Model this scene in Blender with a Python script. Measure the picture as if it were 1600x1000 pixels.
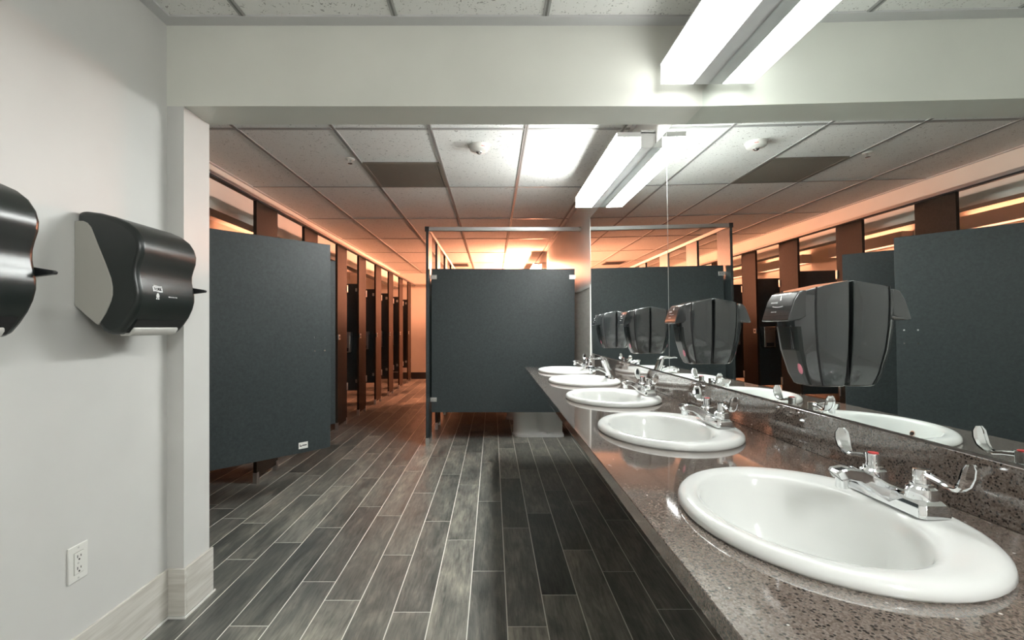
import bpy, bmesh, math, random
from mathutils import Vector, Matrix
random.seed(7)
for o in list(bpy.data.objects): bpy.data.objects.remove(o)
S = bpy.context.scene
COL = S.collection

# ------------------------------------------------------------------ camera, world, exposure
FPX = 733.0; CAMZ = 1.19
cam = bpy.data.cameras.new('camera'); camo = bpy.data.objects.new('camera', cam); COL.objects.link(camo)
cam.sensor_width = 36; cam.lens = FPX*36/1600
cam.shift_x = 30/1600; cam.shift_y = 11.5/1600
cam.clip_start = 0.02; cam.clip_end = 60
camo.location = (0, 0, CAMZ); camo.rotation_euler = (math.pi/2, 0, 0)
S.camera = camo
w = bpy.data.worlds.new('world'); S.world = w; w.use_nodes = True
w.node_tree.nodes['Background'].inputs[0].default_value = (.9, .95, 1, 1)
w.node_tree.nodes['Background'].inputs[1].default_value = 0.0
S.view_settings.view_transform = 'Standard'; S.view_settings.look = 'None'
S.view_settings.gamma = 1; S.view_settings.use_curve_mapping = False
S.view_settings.exposure = 0.0
COOL = (.975, 1.0, .975); COOL_E = 9.5; COOL_FILL_E = 74.0; COOL_FAR_E = 110.0; COOL_SIDE_E = 47.0
WARM = (1.0, .37, .20); WARM_E = 600.0; COVE_E = 18.0

# ------------------------------------------------------------------ main measures (metres, camera at x=0 y=0)
XL = -1.342; XJ = -1.272; XR = .884
YB0, YB1 = 1.931, 2.105           # header beam
ZB = 2.10; ZC = 2.435             # beam bottom, ceiling
YEND = 10.85; YREAR = -2.2
XS = -1.81                        # front of left stalls
XW = -3.30                        # wall behind left stalls
XP = -.656                        # front of right stalls
ZP0, ZP1 = .32, 1.79              # doors and panels
ZCT = .852                        # counter top
XCF, XCB = .272, .864

# ------------------------------------------------------------------ helpers
def link(name, me, mat=None, parent=None, loc=None):
    o = bpy.data.objects.new(name, me); COL.objects.link(o)
    if mat is not None and me is not None and not me.materials: me.materials.append(mat)
    if parent is not None: o.parent = parent
    if loc is not None: o.location = loc
    return o
def done(name, bm, mat, parent=None, smooth=None, loc=None, bevel=None, seg=2, kind=None, label=None):
    bmesh.ops.recalc_face_normals(bm, faces=bm.faces)
    me = bpy.data.meshes.new(name); bm.to_mesh(me); bm.free()
    if smooth is not None:
        me.shade_smooth(); me.set_sharp_from_angle(angle=math.radians(smooth))
    o = link(name, me, mat, parent, loc)
    if bevel:
        m = o.modifiers.new('bevel', 'BEVEL'); m.width = bevel; m.segments = seg
        m.limit_method = 'ANGLE'; m.angle_limit = math.radians(35); m.harden_normals = False
        if smooth is None:
            me.shade_smooth(); me.set_sharp_from_angle(angle=math.radians(40))
    if kind: o['kind'] = kind
    if label: o['label'] = label
    return o
def box(bm, x0, x1, y0, y1, z0, z1):
    r = bmesh.ops.create_cube(bm, size=1, matrix=Matrix.Translation(((x0+x1)/2, (y0+y1)/2, (z0+z1)/2)) @ Matrix.Diagonal((abs(x1-x0), abs(y1-y0), abs(z1-z0), 1)))
    return r['verts']
def B(name, x0, x1, y0, y1, z0, z1, mat, parent=None, bevel=None, kind=None, label=None, seg=2):
    bm = bmesh.new(); box(bm, x0, x1, y0, y1, z0, z1)
    return done(name, bm, mat, parent, bevel=bevel, kind=kind, label=label, seg=seg)
def loft(bm, rings, cap0=True, cap1=True, closed=False):
    vs = [[bm.verts.new(p) for p in r] for r in rings]
    n = len(vs[0])
    pairs = list(zip(vs[:-1], vs[1:]))
    if closed: pairs.append((vs[-1], vs[0]))
    for a, b in pairs:
        for i in range(n):
            bm.faces.new((a[i], a[(i+1) % n], b[(i+1) % n], b[i]))
    if not closed:
        if cap0: bm.faces.new(vs[0])
        if cap1: bm.faces.new(vs[-1])
    return vs
def extrude(bm, prof, axis, a, b):
    """prof: 2D points; axis 'Y' -> (x,z), 'X' -> (y,z), 'Z' -> (x,y)"""
    def P(p, t):
        return {'Y': (p[0], t, p[1]), 'X': (t, p[0], p[1]), 'Z': (p[0], p[1], t)}[axis]
    return loft(bm, [[P(p, a) for p in prof], [P(p, b) for p in prof]])
def cyl(bm, p0, p1, r0, r1=None, n=20):
    r1 = r0 if r1 is None else r1
    p0 = Vector(p0); p1 = Vector(p1); d = (p1-p0).normalized()
    u = d.orthogonal().normalized(); v = d.cross(u)
    rings = []
    for p, r in ((p0, r0), (p1, r1)):
        rings.append([p + (u*math.cos(2*math.pi*i/n) + v*math.sin(2*math.pi*i/n))*r for i in range(n)])
    loft(bm, rings)
def lathe(bm, prof, c=(0, 0), n=28):
    """prof list of (r, z)"""
    rings = [[(c[0]+r*math.cos(2*math.pi*i/n), c[1]+r*math.sin(2*math.pi*i/n), z) for i in range(n)] for r, z in prof]
    loft(bm, rings)
def empty(name, loc=(0, 0, 0), rot=(0, 0, 0)):
    o = bpy.data.objects.new(name, None); COL.objects.link(o); o.location = loc; o.rotation_euler = rot
    o.empty_display_size = .05
    return o
def tag(o, label, cat, group=None):
    o['label'] = label; o['category'] = cat
    if group: o['group'] = group
    return o
def struct(o): o['kind'] = 'structure'; return o
def dup(root, loc=None, rot=None, parent=None):
    c = root.copy(); COL.objects.link(c)
    if parent is not None: c.parent = parent
    if loc is not None: c.location = loc
    if rot is not None: c.rotation_euler = rot
    for ch in list(root.children): dup(ch, parent=c)
    return c
def text_mesh(name, s, size, mat, parent, mw, thick=.0004):
    cu = bpy.data.curves.new(name, 'FONT'); cu.body = s; cu.size = size; cu.extrude = thick
    cu.align_x = 'CENTER'; cu.align_y = 'CENTER'; cu.resolution_u = 3; cu.offset = size*.02
    t = bpy.data.objects.new(name, cu); COL.objects.link(t)
    bpy.context.view_layer.update()
    me = bpy.data.meshes.new_from_object(t.evaluated_get(bpy.context.evaluated_depsgraph_get()))
    bpy.data.objects.remove(t)
    me.materials.clear()
    o = link(name, me, mat, parent); o.matrix_local = mw
    return o
ORD = ['first', 'second', 'third', 'fourth', 'fifth', 'sixth', 'seventh', 'eighth', 'ninth', 'tenth']

# ------------------------------------------------------------------ materials
def M(name, col, rough=.5, metal=0., spec=.5, coat=0.):
    m = bpy.data.materials.new(name); m.use_nodes = True
    b = m.node_tree.nodes['Principled BSDF']
    b.inputs['Base Color'].default_value = (*col, 1); b.inputs['Roughness'].default_value = rough
    b.inputs['Metallic'].default_value = metal; b.inputs['Specular IOR Level'].default_value = spec
    b.inputs['Coat Weight'].default_value = coat
    return m
class NT:
    def __init__(s, m):
        s.m = m; s.t = m.node_tree; s.b = s.t.nodes['Principled BSDF']
    def n(s, typ, **kw):
        nd = s.t.nodes.new(typ)
        for k, v in kw.items():
            if k in nd.inputs: nd.inputs[k].default_value = v
            else: setattr(nd, k, v)
        return nd
    def l(s, a, b): s.t.links.new(a, b)
    def obj(s, scale=(1, 1, 1), rnd=False):
        tc = s.n('ShaderNodeTexCoord'); mp = s.n('ShaderNodeMapping'); mp.inputs['Scale'].default_value = scale
        s.l(tc.outputs['Object'], mp.inputs['Vector'])
        if rnd:
            oi = s.n('ShaderNodeObjectInfo'); mu = s.n('ShaderNodeMath', operation='MULTIPLY'); mu.inputs[1].default_value = 97.
            s.l(oi.outputs['Random'], mu.inputs[0])
            cx = s.n('ShaderNodeCombineXYZ')
            for i in range(3): s.l(mu.outputs[0], cx.inputs[i])
            s.l(cx.outputs[0], mp.inputs['Location'])
        return mp.outputs[0]
    def noise(s, vec, scale, detail=4, rough=.5, dist=0.):
        nd = s.n('ShaderNodeTexNoise'); nd.inputs['Scale'].default_value = scale; nd.inputs['Detail'].default_value = detail
        nd.inputs['Roughness'].default_value = rough; nd.inputs['Distortion'].default_value = dist
        s.l(vec, nd.inputs['Vector']); return nd.outputs['Fac']
    def ramp(s, fac, stops, interp='LINEAR'):
        r = s.n('ShaderNodeValToRGB'); r.color_ramp.interpolation = interp
        e = r.color_ramp.elements
        while len(e) < len(stops): e.new(.5)
        for el, (p, c) in zip(e, stops):
            el.position = p; el.color = (*c, 1) if len(c) == 3 else c
        s.l(fac, r.inputs[0]); return r.outputs['Color']
    def mix(s, fac, a, b, mode='MIX'):
        nd = s.n('ShaderNodeMix'); nd.data_type = 'RGBA'; nd.blend_type = mode
        for k, v in ((0, fac), (6, a), (7, b)):
            if hasattr(v, 'is_linked'): s.l(v, nd.inputs[k])
            elif k == 0: nd.inputs[0].default_value = v
            else: nd.inputs[k].default_value = (*v, 1)
        return nd.outputs[2]
    def bump(s, h, strength=.2, dist=.002):
        nd = s.n('ShaderNodeBump'); nd.inputs['Strength'].default_value = strength; nd.inputs['Distance'].default_value = dist
        s.l(h, nd.inputs['Height']); s.l(nd.outputs[0], s.b.inputs['Normal'])
    def col(s, c): s.l(c, s.b.inputs['Base Color'])

def paint(name, col, rough=.45):
    m = M(name, col, rough); t = NT(m); v = t.obj()
    t.col(t.ramp(t.noise(v, 3., 3), [(.3, tuple(c*.96 for c in col)), (.7, tuple(min(1, c*1.03) for c in col))]))
    t.bump(t.noise(v, 160., 2), .12, .001); return m
m_wall = paint('wall_paint', (.63, .622, .6), .42)
m_beam = paint('beam_paint', (.77, .77, .705), .4)
m_stallwall = paint('stall_wall_paint', (.62, .58, .52), .4)

def ceiling_mat():
    m = M('ceiling_tile', (.72, .72, .69), .9); t = NT(m); v = t.obj(rnd=True)
    vs = t.n('ShaderNodeTexVoronoi'); vs.inputs['Scale'].default_value = 85; t.l(v, vs.inputs['Vector'])
    nz = t.noise(v, 55., 3, .6, 1.2)
    pin = t.ramp(vs.outputs['Distance'], [(.12, (0, 0, 0)), (.24, (1, 1, 1))])
    fis = t.ramp(nz, [(.33, (0, 0, 0)), (.38, (1, 1, 1))])
    gate = t.ramp(t.noise(v, 30., 2), [(.52, (1, 1, 1)), (.6, (0, 0, 0))])
    pin2 = t.mix(gate, pin, (1, 1, 1))
    mk = t.mix(1., pin2, fis, 'MULTIPLY')
    t.col(t.mix(mk, (.36, .35, .33), (.84, .84, .81)))
    t.bump(mk, .5, .002); return m
m_ctile = ceiling_mat()
m_tee = M('tee_shaded_grey', (.36, .36, .35), .4)  # white tees greyed, shade on their sides put into the colour
m_groove = M('tee_groove_grey', (.16, .16, .155), .5)
m_soffit = paint('soffit', (.6, .58, .54))

def plank_mat():
    m = M('plank_tile', (.2, .19, .17), .38); t = NT(m)
    v = t.obj((1, .09, 1), True)
    grain = t.noise(v, 95., 5, .62, .6)
    vb = t.obj((1, .3, 1), True)
    blot = t.noise(vb, 11., 4, .6, .6)
    oi = t.n('ShaderNodeObjectInfo')
    tone = t.ramp(oi.outputs['Random'], [(0, (.095, .097, .089)), (.3, (.19, .186, .168)), (.6, (.135, .135, .122)), (1, (.285, .274, .243))])
    g = t.ramp(grain, [(.3, (.62, .62, .63)), (.5, (1, 1, 1)), (.72, (1.32, 1.3, 1.26))])
    bl = t.ramp(blot, [(.3, (.5, .52, .53)), (.5, (.9, .9, .89)), (.68, (1.45, 1.41, 1.34))])
    c = t.mix(1., t.mix(1., tone, g, 'MULTIPLY'), bl, 'MULTIPLY')
    t.col(c); t.bump(grain, .25, .001)
    t.l(t.ramp(blot, [(.3, (.3,)*3), (.7, (.42,)*3)]), t.b.inputs['Roughness'])
    return m
m_plank = plank_mat()
m_grout = M('grout', (.74, .73, .67), .8)

def base_tile_mat():
    m = M('baseboard_tile', (.6, .57, .52), .4); t = NT(m); v = t.obj((.06, .06, 1), True)
    t.col(t.ramp(t.noise(v, 60., 4, .6, .5), [(.35, (.52, .49, .44)), (.65, (.66, .635, .585))])); return m
m_base = base_tile_mat()
m_caulk = M('caulk_white', (.75, .75, .72), .5)

def laminate():
    m = M('slate_laminate', (.03, .036, .038), .42, spec=.34); t = NT(m); v = t.obj()
    nz = t.noise(v, 55., 6, .65, .5)
    t.col(t.ramp(nz, [(.3, (.022, .028, .029)), (.7, (.037, .0455, .047))]))
    t.bump(nz, .22, .0015); return m
m_lam = laminate()
def brown_lam():
    m = M('dark_brown_laminate', (.026, .017, .012), .55, spec=.16); t = NT(m); nz = t.noise(t.obj(), 55., 6, .65, .5)
    t.col(t.ramp(nz, [(.3, (.022, .0145, .010)), (.7, (.034, .0225, .016))])); t.bump(nz, .15, .0015); return m
m_brown = brown_lam()
m_lamedge = M('laminate_edge', (.02, .021, .022), .4)
m_alu = M('brushed_aluminium', (.62, .62, .62), .32, 1.)
m_steel = M('satin_steel', (.6, .59, .57), .38, 1.)
m_chrome = M('chrome', (.86, .87, .88), .06, 1.)
m_mirror = M('mirror_silver', (.86, .9, .885), 0., 1.)
m_glassedge = M('mirror_edge', (.55, .62, .6), .2)

def quartz():
    m = M('brown_quartz', (.2, .16, .14), .06, spec=.75); t = NT(m); v = t.obj()
    vo = t.n('ShaderNodeTexVoronoi'); vo.inputs['Scale'].default_value = 205; t.l(v, vo.inputs['Vector'])
    vo2 = t.n('ShaderNodeTexVoronoi'); vo2.inputs['Scale'].default_value = 420; t.l(v, vo2.inputs['Vector'])
    sp = t.n('ShaderNodeSeparateColor'); t.l(vo.outputs['Color'], sp.inputs[0])
    sp2 = t.n('ShaderNodeSeparateColor'); t.l(vo2.outputs['Color'], sp2.inputs[0])
    basec = t.ramp(sp2.outputs[1], [(0, (.115, .087, .071)), (.5, (.18, .145, .123)), (1, (.25, .208, .182))])
    dark = t.ramp(sp.outputs[0], [(.34, (1, 1, 1)), (.36, (0, 0, 0))])
    near = t.ramp(vo.outputs['Distance'], [(.3, (1, 1, 1)), (.5, (0, 0, 0))])
    c1 = t.mix(t.mix(1., dark, near, 'MULTIPLY'), basec, (.018, .011, .009))
    vo3 = t.n('ShaderNodeTexVoronoi'); vo3.inputs['Scale'].default_value = 60; t.l(v, vo3.inputs['Vector'])
    sp3 = t.n('ShaderNodeSeparateColor'); t.l(vo3.outputs['Color'], sp3.inputs[0])
    wf = t.mix(1., t.ramp(sp3.outputs[2], [(.95, (0, 0, 0)), (.955, (1, 1, 1))]), t.ramp(vo3.outputs['Distance'], [(.14, (1, 1, 1)), (.19, (0, 0, 0))]), 'MULTIPLY')
    t.col(t.mix(wf, c1, (.8, .79, .76))); t.b.inputs['Coat Weight'].default_value = 1.; t.b.inputs['Coat IOR'].default_value = 1.5; t.b.inputs['Coat Roughness'].default_value = .06; return m
m_quartz = quartz()
m_porc = M('porcelain', (.8, .81, .79), .1, spec=.6)
m_black = M('smoke_black_plastic', (.010, .0145, .0135), .3, spec=.6)
m_blackm = M('black_plastic_matte', (.012, .013, .014), .4)
m_soap = M('graphite_plastic', (.028, .032, .034), .2, spec=.7, coat=1.)
m_pink = M('pink_soap', (.7, .25, .32), .25)
m_grey = M('grey_plastic', (.4, .39, .35), .4)
m_ltgrey = M('light_grey_plastic', (.55, .54, .51), .35)
m_white = M('white_plastic', (.75, .74, .7), .35)
m_print = M('white_print', (.8, .8, .8), .5)
m_dark = M('dark_slot', (.01, .01, .01), .6)
m_red = M('red_mark', (.55, .05, .05), .4)
m_house = M('fixture_enamel', (.6, .6, .6), .35)
m_grille = M('grille_enamel', (.2, .185, .155), .5)
def emis(name, col, e):
    m = M(name, (.9, .9, .9), .4); b = m.node_tree.nodes['Principled BSDF']
    b.inputs['Emission Color'].default_value = (*col, 1); b.inputs['Emission Strength'].default_value = e; return m
m_cool = emis('cool_tube_lens', COOL, COOL_E)
m_coolfar = emis('cool_tube_lens_brighter', COOL, COOL_FAR_E)
m_coolfill = emis('cool_fill_lens', COOL, COOL_FILL_E)
m_endcap = emis('translucent_end_cap', COOL, 1.1)
m_coolside = emis('cool_lens_side', COOL, COOL_SIDE_E)
m_warm = emis('warm_tube_lens', WARM, WARM_E)
m_cove = emis('warm_cove_lens', WARM, COVE_E)
def tile_wall():
    m = M('wainscot_tile', (.42, .41, .37), .3); t = NT(m)
    t.col(t.ramp(t.noise(t.obj((1, .2, 1)), 30., 4), [(.3, (.56, .545, .5)), (.7, (.7, .685, .64))])); return m
m_wain = tile_wall()

# ------------------------------------------------------------------ room shell
floor = struct(B('floor', XW-.1, XR+.1, YREAR-.1, YEND+.1, -.06, -.0007, m_grout))
def wall(name, *a, mat=m_wall): return struct(B(name, *a, mat))
wl = wall('wall_left', XL-.1, XL, YREAR, YB1, 0, ZC+.05)
wall('wall_divider', XW, XL-.1, YB0, YB1, 0, ZC+.05)
jamb = wall('wall_jamb', XL, XJ, YB0, YB1, 0, ZB)
wall('wall_header', XL, XR, YB0, YB1, ZB, ZC+.05, mat=m_beam)
wr = wall('wall_right', XR, XR+.1, YREAR, YEND, 0, ZC+.05)
wall('wall_end', XW, XR, YEND, YEND+.1, 0, ZC+.05, mat=m_stallwall)
wall('wall_rear', XL, XR, YREAR-.1, YREAR, 0, ZC+.05)
wall('wall_far_left', XW-.1, XW, YB1, YEND, 0, ZC+.05, mat=m_stallwall)
wall('wall_bulkhead', -2.30, -2.15, YB1, YEND, ZB, ZC+.05, mat=m_beam)
ceil = struct(B('ceiling', XW-.1, XR+.1, YREAR-.1, YEND+.1, ZC+.05, ZC+.1, m_soffit))
B('plaster_panel', XW, -2.30, YB1, YEND, ZC+.01, ZC+.05, m_soffit, ceil)

# ceiling grid
TX = [-1.61, -1.0, -.393, .212, .82]
def grid(x0, x1, y0, y1, ylines):
    xs = [x0] + [x for x in TX if x0 < x < x1] + [x1]
    ys = [y0] + [y for y in ylines if y0 < y < y1] + [y1]
    for i in range(len(xs)-1):
        for j in range(len(ys)-1):
            a, b, c, d = xs[i], xs[i+1], ys[j], ys[j+1]
            if b-a < .03 or d-c < .03: continue
            if abs(a+1.0) < .01 and abs(c-2.949) < .01: d = 3.55      # air grille fills the rest of this bay
            o = B('ceiling_tile', -(b-a)/2+.008, (b-a)/2-.008, -(d-c)/2+.006, (d-c)/2-.006, 0, .015, m_ctile, ceil)
            o.location = ((a+b)/2, (c+d)/2, ZC+.004)
    for x in xs[1:-1]:
        B('main_tee', x-.012, x+.012, y0, y1, ZC-.001, ZC+.02, m_tee, ceil)
        B('tee_groove', x-.004, x+.004, y0, y1, ZC-.0014, ZC-.001, m_groove, ceil)
    for y in ys[1:-1]:
        for i in range(len(xs)-1):
            B('cross_tee', xs[i]+(.012 if i else 0), xs[i+1]-.012, y-.012, y+.012, ZC, ZC+.02, m_tee, ceil)
CY = 2.949; yl = [CY+1.219*k for k in range(-5, 8)]
grid(XL, XR, YREAR, YB0, yl)
grid(-2.15, XR, YB1, YEND, yl)
def angle_trim(x0, x1, y0, y1): B('wall_angle', x0, x1, y0, y1, ZC-.003, ZC+.02, m_house, ceil)
angle_trim(XL, XR, YB0-.057, YB0); angle_trim(XL, XL+.05, YREAR, YB0-.057); angle_trim(XR-.045, XR, YREAR, YB0-.057)
angle_trim(-2.15, -2.125, YB1, YEND); angle_trim(XR-.022, XR, YB1, YEND); angle_trim(-2.125, XR-.022, YEND-.025, YEND)

# floor planks (wood look tile 6x36)
PW, PL, GR = .1585, .918, .0048
OFF = {-12: .325, -11: .168, -10: .097, -9: .57, -8: .758, -7: .034, -6: .36, -5: .21, -4: .617, -3: .125, -2: .79, -1: .455, 0: .03, 1: .25, 2: .673, 3: .45, 4: .145, 5: .6}
def planks_real():
    cache = {}
    bmr = bmesh.new()
    for k in range(-22, 6):
        xa = .058+PW*k+GR/2; xb = .058+PW*(k+1)-GR/2
        off = OFF.get(k, random.random()*PL)
        for n in range(-5, 14):
            ya = off+n*PL+GR/2; yb = off+(n+1)*PL-GR/2
            xa2, xb2 = max(xa, XW), min(xb, XR); ya2, yb2 = max(ya, YREAR), min(yb, YEND)
            if xb2-xa2 < .01 or yb2-ya2 < .01: continue
            if xb2 <= XL+.002 and yb2 < YB0+.01: continue
            if k >= -13 and yb2 > .35:
                key = (round(xb2-xa2, 4), round(yb2-ya2, 4))
                if key not in cache:
                    bm = bmesh.new(); box(bm, -key[0]/2, key[0]/2, -key[1]/2, key[1]/2, -.008, 0)
                    me = bpy.data.meshes.new('plank'); bm.to_mesh(me); bm.free(); cache[key] = me
                link('plank', cache[key], m_plank, floor, ((xa2+xb2)/2, (ya2+yb2)/2, 0))
            else:
                box(bmr, xa2, xb2, ya2, yb2, -.008, 0)
    done('plank_field', bmr, m_plank, floor, kind='stuff')
planks_real()

# baseboard tiles
bb = struct(B('baseboard_left', XL, XL+.004, YREAR, YB0, .004, .196, m_caulk))
yy = YREAR
for yb in (-1.1, -.19, .73, YB0-.0005):
    B('baseboard_tile', XL+.004, XL+.013, yy+.001, yb-.001, .008, .2, m_base, bb, bevel=.002); yy = yb
B('baseboard_tile', XL+.013, XJ+.012, YB0-.013, YB0, .008, .2, m_base, bb, bevel=.002)
B('baseboard_tile', XJ, XJ+.012, YB0+.0005, YB1+.012, .008, .2, m_base, bb, bevel=.002)
B('caulk_line', XL+.013, XL+.018, YREAR, YB0-.018, 0, .008, m_caulk, bb)
B('caulk_line', XL+.013, XJ+.018, YB0-.019, YB0-.0135, 0, .008, m_caulk, bb)
B('caulk_line', XJ+.0125, XJ+.018, YB0-.013, YB1+.018, 0, .008, m_caulk, bb)
be = struct(B('baseboard_end', XW, XR, YEND-.012, YEND, 0, .15, m_lamedge))

# tile wainscot on the right wall past the mirrors
wn = struct(B('trim_1', XR-.012, XR, 4.2, YEND, 0, 1.55, m_wain))
B('cap_strip', XR-.016, XR, 4.2, YEND, 1.55, 1.575, m_caulk, wn)
B('end_strip', XR-.016, XR, 4.185, 4.2, 0, 1.575, m_white, wn)

# ------------------------------------------------------------------ light fixtures
def fixture(label, side, y0, y1, lens, group):
    """side=+1: on right wall (faces -x); side=-1: on far left wall (faces +x)"""
    xw = XR if side > 0 else XW
    X = lambda d: xw - side*d
    f = empty('wall_light', (xw, (y0+y1)/2, 2.165))
    tag(f, label, 'light fixture', group)
    def part(name, d0, d1, a, b, z0, z1, mat, bev=None):
        bm = bmesh.new(); x0, x1 = sorted((X(d0)-xw, X(d1)-xw)); yc = (y0+y1)/2
        box(bm, x0, x1, a-yc, b-yc, z0-2.165, z1-2.165)
        return done(name, bm, mat, f, bevel=bev)
    part('housing', 0, .081, y0, y1, 2.165, 2.262, m_house, .002)
    part('top_plate', 0, .212, y0, y1, 2.243, 2.249, m_house)
    if lens is m_coolfar:
        part('diffuser', .0815, .209, y0+.004, y1-.004, 2.167, 2.184, lens)
        part('diffuser_side', .0815, .209, y0+.004, y1-.004, 2.1842, 2.242, m_coolside)
    else:
        part('diffuser', .0815, .209, y0+.004, y1-.004, 2.167, 2.242, lens, .006)
    part('end_cap', .0815, .209, y0, y0+.0035, 2.222, 2.243, m_house)
    part('end_cap', .0815, .209, y1-.0035, y1, 2.166, 2.243, m_endcap if lens is m_cool else m_house)
    return f
fixture('long white wall light glaring at top of photo in front of the ceiling beam', 1, .61, 1.885, m_cool, 'cool white wall lights')
fixture('long white wall light above the mirror behind the ceiling beam', 1, 2.545, 3.822, m_coolfar, 'cool white wall lights')
fixture('added white fill light on right wall behind the viewer, out of the picture', 1, -1.6, -.33, m_coolfill, 'cool white wall lights')  # unseen lamp added to brighten the beam and near room
fixture('orange glowing wall light just showing over the dark end panel', 1, 7.72, 9.0, m_warm, 'orange wall lights')
fixture('added unseen orange light behind the right stalls, brightening the far ceiling', 1, 9.25, 10.5, m_warm, 'orange wall lights')  # hidden lamp added to lift the orange on the corridor ceiling
def cove(label, y0, y1):
    L = (y1-y0)/2
    f = empty('cove_light', (XW, (y0+y1)/2, 2.1)); tag(f, label, 'light fixture', 'orange cove lights of left stalls')
    B('mounting_board', .0005, .02, -L, L, 0, .14, m_house, f)
    B('valance', .13, .145, -L, L, 0, .14, m_house, f)
    for s in (-1, 1): B('end_board', .02, .13, s*L-(.01 if s > 0 else 0), s*L+(.01 if s < 0 else 0), 0, .14, m_house, f)
    B('diffuser', .03, .12, -L+.012, L-.012, .07, .125, m_cove, f, bevel=.006)
for i, y in enumerate((3.75, 5.6, 7.4, 9.2)):
    cove('orange cove light on wall behind left stalls, %s from the entrance' % ORD[i], y, y+1.22)

# ------------------------------------------------------------------ mirrors (leaning forward slightly)
TILT = .0125
def mirror(label, y0, y1):
    o = empty('wall_mirror', (XR-.0005, (y0+y1)/2, .962)); o.rotation_euler = (0, -TILT, 0)
    L = (y1-y0)/2; H = 2.163-.962
    B('glass', -.006, 0, -L+.0015, L-.0015, 0, H, m_mirror, o)
    B('edge_strip', -.0068, -.0002, L-.0014, L+.0005, 0, H, m_alu, o)
    B('edge_strip', -.0068, -.0002, -L-.0005, -L+.0014, 0, H, m_alu, o)
    tag(o, label, 'mirror', 'mirrors along the counter')
    return o
mirror('frameless mirror panel over the two nearest sinks, showing the opened slate door', .50, 2.33)
mirror('frameless mirror panel over the farthest sinks, next to dark end panel', 2.33, 4.16)
def mx(z): return XR-.0065-math.sin(TILT)*(z-.962)

# ------------------------------------------------------------------ counter with sinks
SINKY = [.825, 1.525, 2.22, 2.91, 3.595]
SX = .565; SA, SB = .215, .253
def counter():
    root = empty('vanity_counter', (XCF, 1.7, 0))
    tag(root, 'long speckled brown quartz counter holding five white sinks', 'counter')
    y0, y1 = -.35, 3.98
    bm = bmesh.new()
    hs = [(SINKY[i]+SINKY[i+1])/2 for i in range(4)]
    cells = list(zip([SINKY[0]-.35]+hs, hs+[SINKY[-1]+.345]))
    N = 64
    xb = XR-.003
    ox, oy = XCF, 1.7
    def q(pts, z): return [bm.verts.new((p[0]-ox, p[1]-oy, z)) for p in pts]
    for (ya, yb), yc in zip(cells, SINKY):
        ell, rect = [], []
        angs = [2*math.pi*i/N for i in range(N)]
        for cxx, cyy in ((XCF, ya), (XCF, yb), (xb, ya), (xb, yb)):
            a = math.atan2(cyy-yc, cxx-SX) % (2*math.pi)
            k = min(range(N), key=lambda i: abs(angs[i]-a)); angs[k] = a
        for a in angs:
            c, s = math.cos(a), math.sin(a)
            r = 1/math.sqrt((c/(SA-.02))**2+(s/(SB-.02))**2)
            ell.append((SX+c*r, yc+s*r))
            t = min(((xb-SX)/c if c > 1e-9 else 1e9), ((XCF-SX)/c if c < -1e-9 else 1e9), ((yb-yc)/s if s > 1e-9 else 1e9), ((ya-yc)/s if s < -1e-9 else 1e9))
            rect.append((SX+c*t, yc+s*t))
        for z in (ZCT, ZCT-.02):
            e = q(ell, z); r = q(rect, z)
            for i in range(N): bm.faces.new((e[i], e[(i+1) % N], r[(i+1) % N], r[i]))
        e0, e1 = q(ell, ZCT), q(ell, ZCT-.02)
        for i in range(N): bm.faces.new((e0[i], e0[(i+1) % N], e1[(i+1) % N], e1[i]))
    for a, b in ((y0, cells[0][0]), (cells[-1][1], y1)):
        for z in (ZCT, ZCT-.02):
            bm.faces.new(q([(XCF, a), (xb, a), (xb, b), (XCF, b)], z))
    bm.faces.new(q([(XCF, y1), (xb, y1)], ZCT)+q([(xb, y1), (XCF, y1)], ZCT-.02))
    bm.faces.new(q([(XCF, y0), (xb, y0)], ZCT)+q([(xb, y0), (XCF, y0)], ZCT-.02))
    bmesh.ops.remove_doubles(bm, verts=bm.verts, dist=1e-5)
    top = done('worktop', bm, m_quartz, root)
    B('front_edge', 0, .02, y0-oy, y1-oy, ZCT-.034, ZCT-.0001, m_quartz, root, bevel=.003)
    B('end_edge', .02, XR-ox-.001, y1-oy-.02, y1-oy, ZCT-.034, ZCT-.0001, m_quartz, root)
    B('backsplash', XCB-ox, XR-ox-.003, y0-oy, y1-oy, ZCT+.0005, ZCT+.107, m_quartz, root, bevel=.0015)
    B('underside_board', .03, XR-ox-.002, y0-oy, cells[0][0]-oy, ZCT-.04, ZCT-.021, m_dark, root)
    for y in (.47, 3.85):
        bm = bmesh.new(); extrude(bm, [(XR-ox-.003, ZCT-.021), (.08, ZCT-.021), (.08, ZCT-.05), (XR-ox-.05, ZCT-.35), (XR-ox-.003, ZCT-.35)], 'Y', y-oy-.015, y-oy+.015)
        done('bracket', bm, m_lamedge, root)
counter()

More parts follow.
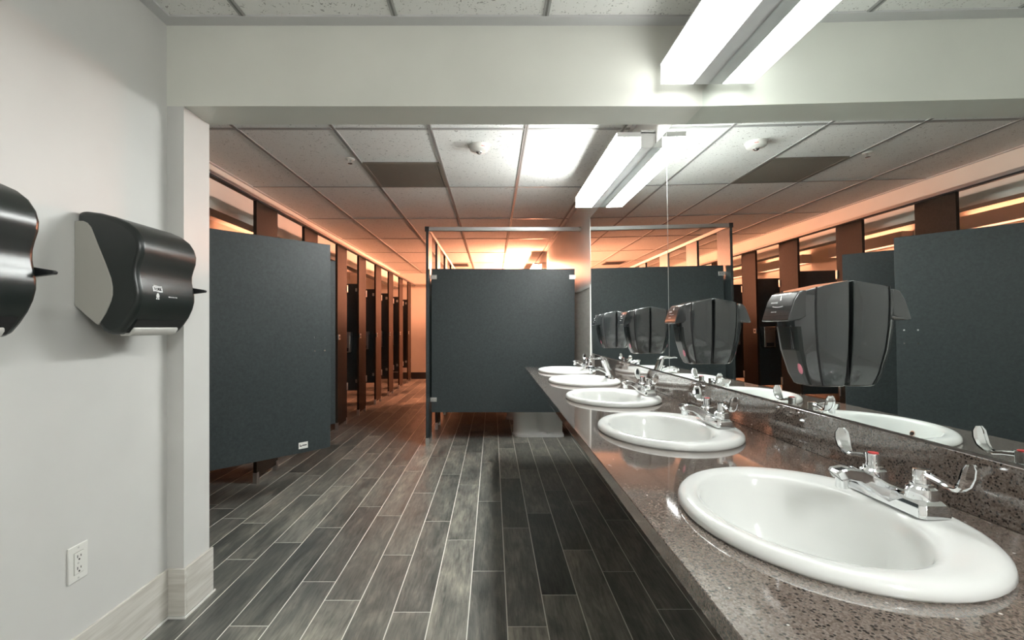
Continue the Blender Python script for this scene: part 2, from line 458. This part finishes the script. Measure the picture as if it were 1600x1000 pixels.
def sink():
    r = empty('sink', (SX, SINKY[0], ZCT))
    rings = [(.214, .252, 0, 0), (.218, .256, 0, .005), (.2165, .2545, 0, .013), (.211, .249, 0, .019), (.203, .241, 0, .0215), (.188, .226, -.004, .0205),
             (.165, .208, -.018, .0185), (.157, .2005, -.024, .015), (.151, .195, -.026, .006), (.145, .188, -.028, -.02), (.135, .176, -.03, -.07), (.118, .152, -.03, -.115), (.085, .108, -.03, -.147), (.045, .055, -.03, -.160), (.023, .023, -.03, -.162),
             (.023, .023, -.03, -.185), (.05, .06, -.03, -.182), (.098, .12, -.03, -.165), (.131, .165, -.03, -.125), (.148, .19, -.03, -.07), (.158, .202, -.028, -.02), (.165, .208, -.02, -.004), (.19, .228, 0, .0)]
    N = 64
    bm = bmesh.new()
    loft(bm, [[(cx+a*math.cos(2*math.pi*i/N), b*math.sin(2*math.pi*i/N), z) for i in range(N)] for a, b, cx, z in rings], closed=True)
    done('basin', bm, m_porc, r, smooth=60)
    bm = bmesh.new(); lathe(bm, [(.0225, -.166), (.0225, -.159), (.019, -.158), (.017, -.162), (.004, -.164)], (-.03, 0), 24)
    done('drain', bm, m_chrome, r, smooth=40)
    bm = bmesh.new(); cyl(bm, (-.03-.146, 0, -.021), (-.03-.1395, 0, -.019), .0095, .009, 20)
    ov = done('overflow_ring', bm, m_chrome, r, smooth=40)
    bm = bmesh.new(); cyl(bm, (-.03-.1400, 0, -.0191), (-.03-.1385, 0, -.0188), .006, n=16)
    done('overflow_hole', bm, m_dark, ov)
    bm = bmesh.new(); cyl(bm, (-.03, 0, -.3), (-.03, 0, -.18), .016, n=16); cyl(bm, (-.03, 0, -.29), (.25, 0, -.30), .016, n=16)
    done('waste_pipe', bm, m_chrome, r, smooth=40)
    return r
snk = sink()
SINKLAB = ['nearest white oval sink, cut off by right edge of photo', 'second nearest white oval sink along the brown counter', 'middle white oval sink of the five in the counter', 'fourth white oval sink, the one with single lever tap', 'farthest white oval sink at the end of counter']
for i, y in enumerate(SINKY):
    s_ = snk if i == 0 else dup(snk, (SX, y, ZCT))
    tag(s_, SINKLAB[i], 'sink', 'oval sinks in the counter')

def strip(bm, path, widths, thick, axis='X', f=.55):
    """flat ribbon: path points (u, z) in plane, widths across `axis`"""
    rings = []
    n = len(path)
    for i, (u, z) in enumerate(path):
        a = path[max(0, i-1)]; b = path[min(n-1, i+1)]
        t = Vector((b[0]-a[0], b[1]-a[1])).normalized(); nn = Vector((-t.y, t.x))
        th = thick[i]/2; wd = widths[i]/2
        pts = []
        for su, sw in ((-1, -1), (-1, 1), (1, 1), (1, -1)):
            for k in (0, 1):
                # eight-sided rounded section
                if (k == 0) == (su*sw > 0): uu, ww = su*th, sw*wd*f
                else: uu, ww = su*th*f, sw*wd
                pts.append((u+nn.x*uu, z+nn.y*uu, ww))
        rings.append([(p[2], p[0], p[1]) if axis == 'X' else (p[0], p[2], p[1]) for p in pts])
    loft(bm, rings)
def faucet():
    f = empty('faucet', (0, 0, 0))
    # base plate with bevelled ends
    bm = bmesh.new()
    rings = []
    for z, ax, by in ((0, .0275, .083), (.006, .0275, .083), (.021, .0245, .0795), (.0265, .02, .074), (.027, .017, .07)):
        c = .007
        rings.append([(-ax+c, -by, z), (ax-c, -by, z), (ax, -by+c, z), (ax, by-c, z), (ax-c, by, z), (-ax+c, by, z), (-ax, by-c, z), (-ax, -by+c, z)])
    loft(bm, rings); done('base', bm, m_chrome, f, smooth=25, bevel=.001)
    # spout
    bm = bmesh.new()
    strip(bm, [(.014, .012), (-.012, .015), (-.034, .026), (-.055, .041), (-.073, .050), (-.094, .053), (-.108, .050), (-.111, .048)], [.05, .048, .038, .032, .031, .031, .031, .028], [.026, .032, .028, .024, .022, .021, .021, .018], 'Y', .78)
    sp = done('spout', bm, m_chrome, f, smooth=50)
    bm = bmesh.new(); lathe(bm, [(.0095, .026), (.0105, .028), (.0105, .044)], (-.098, 0), 18); done('aerator', bm, m_chrome, sp, smooth=40)
    for s in (-1, 1):
        bm = bmesh.new(); lathe(bm, [(.0225, .0255), (.023, .033), (.0215, .044), (.017, .047), (.0165, .051), (.0125, .052), (.0118, .058), (.0125, .071), (.012, .0745), (.004, .0755)], (0, s*.051), 24)
        h = done('handle', bm, m_chrome, f, smooth=40)
        bm = bmesh.new()
        p = [(s*.048, .067), (s*.06, .067), (s*.085, .063), (s*.104, .058), (s*.117, .061), (s*.126, .070), (s*.131, .084), (s*.133, .097), (s*.1335, .106)]
        strip(bm, p, [.017, .016, .014, .015, .020, .027, .030, .027, .014], [.011, .01, .008, .0075, .007, .006, .0055, .005, .003], 'X')
        done('blade', bm, m_chrome, h, smooth=50)
        if s > 0:
            bm = bmesh.new(); lathe(bm, [(.0085, .0752), (.0085, .0762), (.006, .0763)], (0, s*.051), 20); done('index_button', bm, m_red, h, smooth=40)
    return f
def lever_faucet():
    f = empty('faucet', (0, 0, 0))
    bm = bmesh.new()
    N = 32
    loft(bm, [[(a*math.cos(2*math.pi*i/N), b*math.sin(2*math.pi*i/N), z) for i in range(N)] for a, b, z in ((.027, .08, 0), (.027, .08, .006), (.024, .076, .012), (.02, .05, .016))])
    done('base', bm, m_chrome, f, smooth=40)
    bm = bmesh.new(); cyl(bm, (.006, 0, .01), (-.02, 0, .075), .026, .023, 24); cyl(bm, (-.02, 0, .075), (-.036, 0, .115), .024, .021, 24)
    done('body', bm, m_chrome, f, smooth=40)
    bm = bmesh.new()
    strip(bm, [(0, .03), (-.03, .045), (-.07, .06), (-.11, .058), (-.13, .05)], [.036, .034, .03, .028, .026], [.03, .026, .022, .02, .018], 'Y')
    sp = done('spout', bm, m_chrome, f, smooth=50)
    bm = bmesh.new(); lathe(bm, [(.0095, .028), (.011, .03), (.011, .048)], (-.12, 0), 18); done('aerator', bm, m_chrome, sp, smooth=40)
    bm = bmesh.new()
    strip(bm, [(-.012, .108), (-.035, .124), (-.06, .126), (-.09, .122), (-.118, .124), (-.132, .12)], [.036, .042, .036, .026, .028, .02], [.01, .02, .016, .01, .009, .006], 'Y')
    done('lever', bm, m_chrome, f, smooth=50)
    return f
FX = SX+.168; FZ = ZCT+.0213
fc = faucet(); lf = lever_faucet()
FLAB = ['chrome tap with two wing blade handles on nearest sink', 'chrome tap with two wing blade handles on second nearest sink', 'chrome tap with two wing blade handles on the middle sink', 'chrome single lever tap with tilted body on fourth sink', 'chrome tap with blade handles on the farthest sink']
for i, y in enumerate(SINKY):
    if i == 3: o = lf; o.location = (FX, y+.028, FZ)
    else: o = fc if i == 0 else dup(fc); o.location = (FX, y+.028, FZ)
    tag(o, FLAB[i], 'faucet', 'chrome taps on the sinks')

# ------------------------------------------------------------------ soap dispensers on the mirror
def soap():
    r = empty('soap_dispenser', (0, 0, 0))
    rows = [(0, .074, .044), (.004, .080, .0475), (.03, .0925, .0545), (.09, .109, .0625), (.15, .117, .0665), (.20, .119, .068), (.228, .117, .0685), (.236, .112, .067)]
    def sec(z, D, W, slope):
        pts = [(0, -W*.93), (-.60*D, -W), (-.74*D, -W*.97), (-.90*D, -W*.78), (-.97*D, -W*.62), (-D, -W*.45)]
        pts = pts+[(x, -y) for x, y in reversed(pts)]
        return [(x, y, z-slope*(x/-.119)**1.6 if x < 0 else z) for x, y in pts]
    bm = bmesh.new()
    rings = []
    for i, (z, D, W) in enumerate(rows):
        k = max(0, (z-.15)/.086)
        rings.append(sec(z+k*.026, D, W, k*.030))
    loft(bm, rings); done('shell', bm, m_soap, r, smooth=22, bevel=.0025)
    # seam lines between front cover and sides
    for s in (-1, 1):
        bm = bmesh.new()
        ring = []
        for i, (z, D, W) in enumerate(rows[1:-1]):
            k = max(0, (z-.15)/.086)
            ring.append([(-.70*D, s*W*.975, z+k*.02), (-.70*D, s*(W+.0008), z+k*.02), (-.725*D, s*(W+.0004), z+k*.02), (-.725*D, s*W*.97, z+k*.02)])
        loft(bm, ring); done('seam', bm, m_dark, r)
    # overhanging push cover
    bm = bmesh.new()
    prof = [(-.100, .240), (-.108, .2395), (-.119, .235), (-.131, .216), (-.141, .186), (-.147, .166), (-.143, .163), (-.112, .170), (-.100, .176)]
    extrude(bm, prof, 'Y', -.056, .056); pc = done('push_cover', bm, m_soap, r, smooth=30, bevel=.004, seg=3)
    # dark front below the cover and the refill showing in it
    bm = bmesh.new()
    loft(bm, [[(-D*.7, -W*.70, z), (-.935*D-.001, -W*.72, z), (-.975*D-.0012, -W*.63, z), (-D-.0014, -W*.45, z), (-D-.0014, W*.45, z), (-.975*D-.0012, W*.63, z), (-.935*D-.001, W*.72, z), (-D*.7, W*.70, z)] for z, D, W in rows[1:5]])
    done('front_recess', bm, m_black, r)
    bm = bmesh.new()
    bmesh.ops.create_uvsphere(bm, u_segments=16, v_segments=10, radius=1, matrix=Matrix.Translation((-.0925, -.024, .052)) @ Matrix.Diagonal((.0095, .0095, .022, 1)))
    done('soap_refill', bm, m_pink, r, smooth=180, label='pink soap refill')
    bm = bmesh.new(); cyl(bm, (-.112, -.018, .155), (-.103, -.018, .095), .007, .010, 14); done('nozzle', bm, m_soap, r, smooth=40)
    # printed mark on the push cover: a leaf stroke, a word-like line and an arc
    bm = bmesh.new()
    def onface(y, t):   # t down the cover slope
        z = .234-t*.066; pp = [(.166, -.147), (.186, -.141), (.216, -.131), (.235, -.119)]
        for (z0, x0), (z1, x1) in zip(pp, pp[1:]):
            if z0 <= z <= z1: return (x0+(x1-x0)*(z-z0)/(z1-z0)-.0009, y, z+.0003)
    def quad(y0, t0, y1, t1, y2, t2, y3, t3): bm.faces.new([bm.verts.new(onface(*p)) for p in ((y0, t0), (y1, t1), (y2, t2), (y3, t3))])
    quad(-.006, .24, .004, .06, .007, .10, -.001, .26)
    for i in range(6): quad(.006+i*.005, .30, .0095+i*.005, .30, .0095+i*.005, .37, .006+i*.005, .37)
    for i in range(8):
        a = -.02+i*.0055; f = lambda y: .5+2.2e2*(-(y)**2)*.3
        quad(a, f(a), a+.0055, f(a+.0055), a+.0055, f(a+.0055)+.03, a, f(a)+.03)
    for i in range(4): quad(.0+i*.006, .68, .004+i*.006, .68, .004+i*.006, .72, .0+i*.006, .72)
    done('printed_mark', bm, m_print, pc, kind='stuff')
    B('back_plate', .0002, .0045, -.045, .045, .01, .24, m_dark, r)
    return r
sd = soap()
SOAPY = [1.205, 1.92, 2.665, 3.375]
SLAB = ['largest graphite soap dispenser on mirror beside the nearest sink', 'graphite soap dispenser on mirror, second from the right', 'graphite soap dispenser on mirror, third from the right', 'farthest graphite soap dispenser, smallest on the mirror']
for i, y in enumerate(SOAPY):
    o = sd if i == 0 else dup(sd)
    o.location = (mx(1.043)-.0052, y, 1.043); o.rotation_euler = (0, -TILT, 0)
    tag(o, SLAB[i], 'soap dispenser', 'soap dispensers on the mirror')

# ------------------------------------------------------------------ paper towel dispensers
def towel():
    r = empty('towel_dispenser', (0, 0, 0))
    W = .29
    out = [(.003, .398), (.03, .400), (.075, .394), (.12, .382), (.16, .364), (.188, .342), (.205, .316), (.213, .288), (.211, .262), (.203, .238), (.197, .215), (.1965, .192), (.201, .168), (.206, .142), (.2055, .118), (.198, .09), (.184, .06), (.165, .032), (.146, .010), (.130, .001), (.105, -.001), (.085, .012), (.072, .03), (.003, .092)]
    bm = bmesh.new(); extrude(bm, out, 'Y', 0, W)
    done('cover', bm, m_black, r, smooth=40, bevel=.016, seg=4)
    side = [(.0005, .366), (.026, .366), (.040, .360), (.052, .346), (.07, .30), (.10, .225), (.116, .182), (.121, .155), (.121, .128), (.116, .108), (.100, .07), (.076, .032), (.068, .036), (.0005, .094)]
    for s, a, b in ((0, -.004, .012), (1, W-.012, W+.004)):
        bm = bmesh.new(); extrude(bm, side, 'Y', a, b); done('side_panel', bm, m_grey, r, bevel=.002)
    bm = bmesh.new(); extrude(bm, [(.1, .004), (.1, .05), (.181, .050), (.1725, .036), (.1655, .0265), (.15, .006)], 'Y', .028, W-.028); done('tear_slot', bm, m_dark, r)
    bm = bmesh.new(); extrude(bm, [(.118, -.004), (.146, -.004), (.158, .003), (.1655, .014), (.166, .022), (.160, .026), (.118, .02)], 'Y', .032, W-.045); done('tear_bar', bm, m_ltgrey, r, bevel=.003)
    bm = bmesh.new(); extrude(bm, [(.17, .150), (.236, .158), (.238, .165), (.232, .168), (.17, .178)], 'Y', W+.002, W+.016); done('lever', bm, m_blackm, r, bevel=.002)
    # printed mark on the front near the bottom
    def onf(y, z):   # front surface depth between z .118 and .168
        pts = sorted((p[1], p[0]) for p in out[10:18])
        for (z0, d0), (z1, d1) in zip(pts, pts[1:]):
            if z0 <= z <= z1: d = d0+(d1-d0)*(z-z0)/(z1-z0); break
        return (d+.0007, y, z)
    bm = bmesh.new()
    def poly(pts): bm.faces.new([bm.verts.new(onf(*p)) for p in pts])
    n = 8; y0, y1 = .062, .107
    for i in range(n):
        a = y0+(y1-y0)*i/n; b = y0+(y1-y0)*(i+1)/n
        f = lambda y: .0025*math.sin((y-y0)/(y1-y0)*6.28)
        poly([(a, .1445+f(a)*.5), (b, .1445+f(b)*.5), (b, .161+f(b)*.5), (a, .161+f(a)*.5)])
        if i > 0: poly([(a, .1625+f(a)*.5), (b, .1625+f(b)*.5), (b, .165+f(b)*.5), (a, .165+f(a)*.5)])
    pl = done('logo_plate', bm, m_print, r, kind='stuff')
    # the refill mark below: a small drop-topped roll shape
    bm = bmesh.new()
    cy = .083
    poly([(cy-.008, .1185), (cy-.002, .1185), (cy-.002, .1235), (cy-.008, .1235)]); poly([(cy+.001, .1185), (cy+.007, .1185), (cy+.007, .1235), (cy+.001, .1235)])
    poly([(cy-.006, .1245), (cy+.006, .1245), (cy+.008, .131), (cy+.004, .138), (cy-.001, .1415), (cy-.005, .137), (cy-.008, .131)])
    for i, (a, wd) in enumerate([(.135, .008), (.145, .006), (.153, .004), (.159, .006), (.168, .003), (.173, .007)]):
        poly([(a, .128), (a+wd, .128), (a+wd, .132-.001*(i % 2)), (a, .132)])
    done('printed_mark', bm, m_print, r, kind='stuff')
    m = Matrix(((0, 0, 1, 0), (1, 0, 0, 0), (0, 1, 0, 0), (0, 0, 0, 1)))
    tm = text_mesh('logo_text', 'TORK', .0138, m_dark, r, Matrix.Translation((onf(0, .1527)[0]+.0008, (y0+y1)/2, .1527)) @ Matrix.Rotation(-.19, 4, 'Y') @ m)
    return r
tw = towel()
tag(tw, 'smoke black paper towel dispenser shown whole, with grey sides, beside the jamb', 'towel dispenser', 'paper towel dispensers on left wall')
tw.location = (XL, 1.508, 1.166)
tw2 = dup(tw, (XL, .887, 1.166))
tag(tw2, 'smoke black paper towel dispenser cut off by the left edge of photo', 'towel dispenser', 'paper towel dispensers on left wall')

# ------------------------------------------------------------------ outlet
def outlet():
    r = empty('wall_outlet', (XL, 1.513, .432)); tag(r, 'white double outlet low on the left wall', 'outlet')
    B('plate', 0, .006, -.036, .036, -.058, .058, m_white, r, bevel=.002)
    ins = B('receptacle', .003, .0085, -.0165, .0165, -.034, .034, m_white, r, bevel=.0012)
    B('joint', .0055, .0064, -.018, .018, -.0355, .0355, m_grey, r)
    for s in (-1, 1):
        z = s*.019
        B('slot', .0084, .0088, -.0075, -.005, z-.002, z+.007, m_dark, ins); B('slot', .0084, .0088, .005, .0075, z-.001, z+.006, m_dark, ins)
        bm = bmesh.new(); cyl(bm, (.0084, 0, z-.008), (.0089, 0, z-.008), .003, n=12); done('ground_hole', bm, m_dark, ins)
        bm = bmesh.new(); cyl(bm, (.006, 0, s*.0485), (.0068, 0, s*.0485), .003, n=12); done('screw', bm, m_ltgrey, r)
    B('test_button', .0084, .0092, -.006, -.001, -.003, .003, m_ltgrey, ins)
outlet()

# ------------------------------------------------------------------ stall partitions
TH = .026
def shoe(parent, x0, x1, y0, y1): return B('foot_shoe', x0, x1, y0, y1, .001, .082, m_steel, parent)
def pilaster(label, x, y0, y1, group, latch=True, side=1, mat=None):
    o = empty('stall_pilaster', (x, (y0+y1)/2, 0)); L = (y1-y0)/2
    B('board', -TH/2, TH/2, -L, L, .05, 2.155, mat or m_lam, o, bevel=.0015)
    shoe(o, -TH/2-.003, TH/2+.003, -L-.003, -L+.03); shoe(o, -TH/2-.003, TH/2+.003, L-.03, L+.003)
    if latch:
        k = B('latch_keeper', side*(TH/2), side*(TH/2+.014), -L+.004, -L+.062, 1.045, 1.105, m_steel, o, bevel=.003)
        B('keeper_slot', side*(TH/2+.013), side*(TH/2+.0155), -L+.018, -L+.048, 1.062, 1.088, m_dark, k)
        for z in (1.62, .42): B('hinge', side*(TH/2), side*(TH/2+.012), L-.022, L+.004, z, z+.09, m_steel, o, bevel=.003)
    tag(o, label, 'pilaster', group); return o
def panel(label, x0, x1, y, group, cat='partition'):
    o = empty('stall_divider', ((x0+x1)/2, y, ZP0)); L = (x1-x0)/2
    B('board', -L, L, -TH/2, TH/2, 0, ZP1-ZP0, m_lam, o, bevel=.0015)
    for s in (-1, 1):
        for z in (.13, 1.385):
            b = B('bracket', s*L-.055 if s > 0 else -L-.012, L+.012 if s > 0 else -L+.055, -TH/2-.006, -TH/2+.001, z-.022, z+.022, m_steel, o, bevel=.002)
            for dx in (.015, .04):
                bm = bmesh.new(); xx = s*(L-dx); cyl(bm, (xx, -TH/2-.008, z), (xx, -TH/2-.005, z), .005, n=10); done('screw', bm, m_chrome, b)
    tag(o, label, cat, group); return o
def door(label, hinge, end, group, hinge_reach=.01):
    hx, hy = hinge; d = Vector((end[0]-hx, end[1]-hy)); L = d.length
    o = empty('stall_door', (hx, hy, ZP0), (0, 0, math.atan2(d.y, d.x)))
    B('leaf', .006, L, -TH/2, TH/2, 0, ZP1-ZP0, m_lam, o, bevel=.0015)
    for z in (.1, 1.30): B('hinge', -hinge_reach, .03, -TH/2-.006, TH/2+.006, z, z+.09, m_steel, o, bevel=.003)
    tag(o, label, 'door', group); return o, L
PIL = [(3.57, 3.92), (4.48, 4.82), (5.43, 5.78), (6.30, 6.65), (7.21, 7.56), (8.12, 8.47), (9.03, 9.38), (9.95, 10.3)]
pilaster('slate board fixing the first opened door, hidden behind the white jamb', XS, YB1+.005, 2.73, 'pilasters of left stalls', False)
for i, (a, b) in enumerate(PIL):
    pilaster('tall dark brown pilaster of left stall row, %s after the wide open door' % ORD[i], XS, a, b, 'pilasters of left stalls', mat=m_brown)
    panel('slate divider panel behind the %s pilaster of left stall row' % ORD[i], XW+.015, XS-TH/2-.014, (a+b)/2, 'dividers of left stalls')
# wide door swung out into the room
d1, L1 = door('wide slate stall door swung open toward the viewer, beside white jamb', (XS, 2.752), (-1.19, 3.42), 'left stall doors', .024)
for a in (0, 1):
    for c in (0, 1):
        bm = bmesh.new(); xx = L1-.045-.075*a; zz = (1.118-.095*c)-ZP0
        cyl(bm, (xx, -TH/2-.0025, zz), (xx, -TH/2+.001, zz), .0055, n=12); done('latch_screw', bm, m_chrome, d1)
st = B('sticker', L1-.235, L1-.17, -TH/2-.0012, -TH/2, .028, .072, m_white, d1)
B('sticker_print', L1-.21, L1-.178, -TH/2-.0016, -TH/2-.0011, .047, .054, m_dark, st)
B('sticker_print', L1-.228, L1-.211, -TH/2-.0016, -TH/2-.0011, .044, .05, m_dark, st)
B('sticker_print', L1-.228, L1-.224, -TH/2-.0016, -TH/2-.0011, .05, .06, m_dark, st)
door('narrow slate stall door swung open, showing just past the wide door', (XS, 3.945), (-1.43, 4.25), 'left stall doors', .024)
GAPS = [(b[1], c[0]) for b, c in zip(PIL[1:], PIL[2:])]+[(10.3, YEND)]
for i, (a, b) in enumerate(GAPS):
    door('slate stall door swung inward behind the %s pilaster of left row' % ORD[i+1], (XS-.02, a+.026), (XS-.02-.5*math.sin(1.45), a+.026+.5*math.cos(1.45)), 'left stall doors')
def headrail(name, label, x0, x1, y0, y1, group):
    o = empty(name, ((x0+x1)/2, (y0+y1)/2, 2.155)); lx, ly = (x1-x0)/2, (y1-y0)/2
    B('rail', -lx, lx, -ly, ly, 0, .04, m_alu, o, bevel=.003)
    return tag(o, label, 'headrail', group)
o = headrail('stall_headrail', 'long metal headrail running over left row of stall pilasters', XS-.019, XS+.019, YB1+.003, YEND-.002, 'stall headrails')
B('rail_ridge', .019, .023, -(YEND-YB1)/2+.01, (YEND-YB1)/2-.01, .026, .034, m_alu, o); B('rail_shade', .0185, .0225, -(YEND-YB1)/2+.01, (YEND-YB1)/2-.01, .0, .012, m_lamedge, o)  # dark lower strip stands in for the rail's shadow side
# metal tissue boxes on left dividers
def tissue(label, x, y, side=-1):
    o = empty('tissue_box', (x, y, .85))
    B('case', -.075, .075, -.09, 0, 0, .27, m_steel, o, bevel=.006); B('opening', -.05, .05, -.092, -.088, .01, .06, m_dark, o); B('lid', -.078, .078, -.094, .001, .225, .275, m_alu, o, bevel=.004)
    bm = bmesh.new(); cyl(bm, (0, -.095, .24), (0, -.09, .24), .006, n=12); done('lock', bm, m_chrome, o)
    return tag(o, label, 'tissue dispenser', 'metal tissue boxes on left dividers')
for i in range(2, 7):
    a, b = PIL[i]
    tissue('metal tissue box on divider behind %s pilaster of left row' % ORD[i], XS-.2, (a+b)/2-TH/2-.004)
# right stall bank
pilaster('slate end post of right stalls, at left edge of the big dark panel', XP, 4.69, 4.96, 'pilasters of right stalls', False)
RP = [5.45, 6.365, 7.28, 8.195, 9.11, 10.0]
for i, a in enumerate(RP):
    pilaster('slate pilaster of right stalls, %s behind the end post' % ORD[i], XP, a, a+.3, 'pilasters of right stalls', side=-1)
    panel('slate divider inside right stalls behind the big end panel, %s one' % ORD[i], XP+TH/2+.014, XR-.03, a+.15, 'dividers of right stalls')
    if i < 5:
        door('slate inward door of right stalls beside their %s pilaster' % ORD[i], (XP+.005, a+.32), (XP+.005+.55*math.sin(1.4), a+.32+.55*math.cos(1.4)), 'right stall doors')
panel('large dark slate end panel facing the viewer across the room', XP+TH/2+.014, XR-.045, 4.82, 'dividers of right stalls')
o = headrail('stall_headrail', 'metal headrail crossing from end post to wall above the dark end panel', XP-.019, XR-.004, 4.69, 4.728, 'stall headrails')
bm = bmesh.new(); cyl(bm, ((XR-XP)/2-.012, 0, .02), ((XR-XP)/2+.004, 0, .02), .027, n=20); done('wall_flange', bm, m_steel, o, smooth=40)
B('corner_block', -(XR-XP)/2-.012, -(XR-XP)/2+.03, -.022, .024, -.004, .044, m_lamedge, o, bevel=.003)
headrail('stall_headrail', 'metal headrail running back over right stalls from the end post', XP-.019, XP+.019, 4.732, YEND-.002, 'stall headrails')

# ------------------------------------------------------------------ toilets in right stalls
def toilet():
    r = empty('toilet', (0, 0, 0))
    def sec(x0, x1, wf, wr, z, split=.52):
        n = 14; pts = []
        half = []
        for i in range(n+1):
            t = i/n; x = x0+(x1-x0)*t
            rf = math.sqrt(max(0, 1-max(0, 1-(x-x0)/(wf*1.25))**2))
            k = min(1, max(0, (t-split+.04)/.08)); wd = wf*(1-k)+wr*k
            if i == n: wd *= .8
            half.append((x, wd*rf))
        half[0] = (x0, .004)
        return [(x, -y, z) for x, y in half]+[(x, y, z) for x, y in reversed(half)]
    bm = bmesh.new()
    loft(bm, [sec(-.66, -.10, .122, .122, 0), sec(-.662, -.10, .124, .124, .022), sec(-.65, -.10, .114, .112, .03), sec(-.645, -.11, .112, .078, .05), sec(-.645, -.11, .112, .072, .17), sec(-.655, -.12, .125, .09, .26), sec(-.69, -.12, .165, .13, .34), sec(-.70, -.12, .18, .15, .385), sec(-.695, -.12, .176, .147, .395)])
    done('bowl', bm, m_porc, r, smooth=45)
    bm = bmesh.new()
    N = 32
    ro = [(-.45+.255*math.cos(2*math.pi*i/N), .185*math.sin(2*math.pi*i/N)) for i in range(N)]; ri = [(-.46+.17*math.cos(2*math.pi*i/N), .11*math.sin(2*math.pi*i/N)) for i in range(N)]
    loft(bm, [[(x, y, z) for x, y in rr] for rr, z in ((ro, .397), (ro, .415), (ri, .415), (ri, .397))], closed=True)
    done('seat', bm, m_white, r, smooth=40)
    bm = bmesh.new(); cyl(bm, (-.06, 0, .39), (-.06, 0, .75), .017, n=14); cyl(bm, (-.06, 0, .75), (-.06, 0, .85), .035, n=18); cyl(bm, (-.06, 0, .70), (0, 0, .70), .02, n=14)
    done('flush_valve', bm, m_chrome, r, smooth=40)
    B('rear_spud', -.13, -.001, -.08, .08, .2, .393, m_porc, r, bevel=.02)
    for s in (-1, 1):
        bm = bmesh.new(); lathe(bm, [(.016, .03), (.015, .042), (.009, .05), (.002, .052)], (-.27, s*.094), 14); done('bolt_cap', bm, m_porc, r, smooth=50)
    return r
tl = toilet(); tl.location = (XR-.012, 5.2, 0)
tag(tl, 'white toilet base showing under the dark end panel beside the counter', 'toilet', 'toilets in right stalls')
t2 = dup(tl, (XR-.055, 6.12, 0)); tag(t2, 'farther toilet of right stalls, orange lit sliver behind the nearest base', 'toilet', 'toilets in right stalls')

# ------------------------------------------------------------------ ceiling fittings
g = empty('air_grille', (-.697, 3.86, ZC)); tag(g, 'square brown grey air return grille in the ceiling grid', 'grille')
B('backing', -.29, .29, -.295, .295, .008, .012, m_dark, g)
for s in (-1, 1):
    B('frame_bar', s*.29-.012, s*.29+.012, -.305, .305, -.002, .008, m_grille, g); B('frame_bar', -.278, .278, s*.295-.01, s*.295+.01, -.002, .008, m_grille, g)
bm = bmesh.new()
for i in range(45): x = -.272+i*.0124; box(bm, x-.0022, x+.0022, -.285, .285, 0, .008)
for i in range(46): y = -.279+i*.0124; box(bm, -.278, .278, y-.0022, y+.0022, .0005, .0075)
o = done('eggcrate_core', bm, m_grille, g, kind='stuff')
v = empty('ceiling_vent', (-.68, 9.35, ZC)); tag(v, 'small dark slotted vent far back in the orange lit ceiling', 'vent')
B('frame', -.2, .2, -.2, .2, -.006, .004, m_grille, v)
for i in range(9): B('slat', -.18, .18, -.17+i*.042, -.15+i*.042, -.012, -.005, m_dark, v)

sm = empty('smoke_detector', (-.095, 3.23, ZC)); tag(sm, 'white round smoke detector with red print on the ceiling', 'smoke detector')
bm = bmesh.new(); lathe(bm, [(.072, .004), (.072, -.006), (.066, -.01), (.062, -.026), (.048, -.033), (.02, -.035), (.002, -.035)], n=36); done('housing', bm, m_white, sm, smooth=30)
bm = bmesh.new(); lathe(bm, [(.021, -.033), (.023, -.038), (.022, -.041), (.010, -.052), (.002, -.054)], n=20); done('sensor_dome', bm, m_chrome, sm, smooth=40)
bm = bmesh.new()
for i in range(7):
    a = -math.pi/2+.28+i*.06; b_ = a+.042; rr = .0655
    bm.faces.new([bm.verts.new((rr*math.cos(t), rr*math.sin(t), z)) for t, z in ((a, -.014), (b_, -.014), (b_, -.019-.002*(i % 2)), (a, -.019))])
done('red_print', bm, m_red, sm)
sp = empty('sprinkler_head', (-1.055, 3.47, ZC)); tag(sp, 'small chrome sprinkler head in the ceiling beside brown grille', 'sprinkler')
bm = bmesh.new(); lathe(bm, [(.032, .003), (.034, -.003), (.028, -.007), (.014, -.008), (.012, -.004)], n=24); done('escutcheon', bm, m_white, sp, smooth=40)
bm = bmesh.new(); cyl(bm, (0, 0, -.004), (0, 0, -.03), .007, .005, 14); lathe(bm, [(.016, -.032), (.017, -.034), (.002, -.035)], n=16); done('deflector', bm, m_chrome, sp, smooth=40)
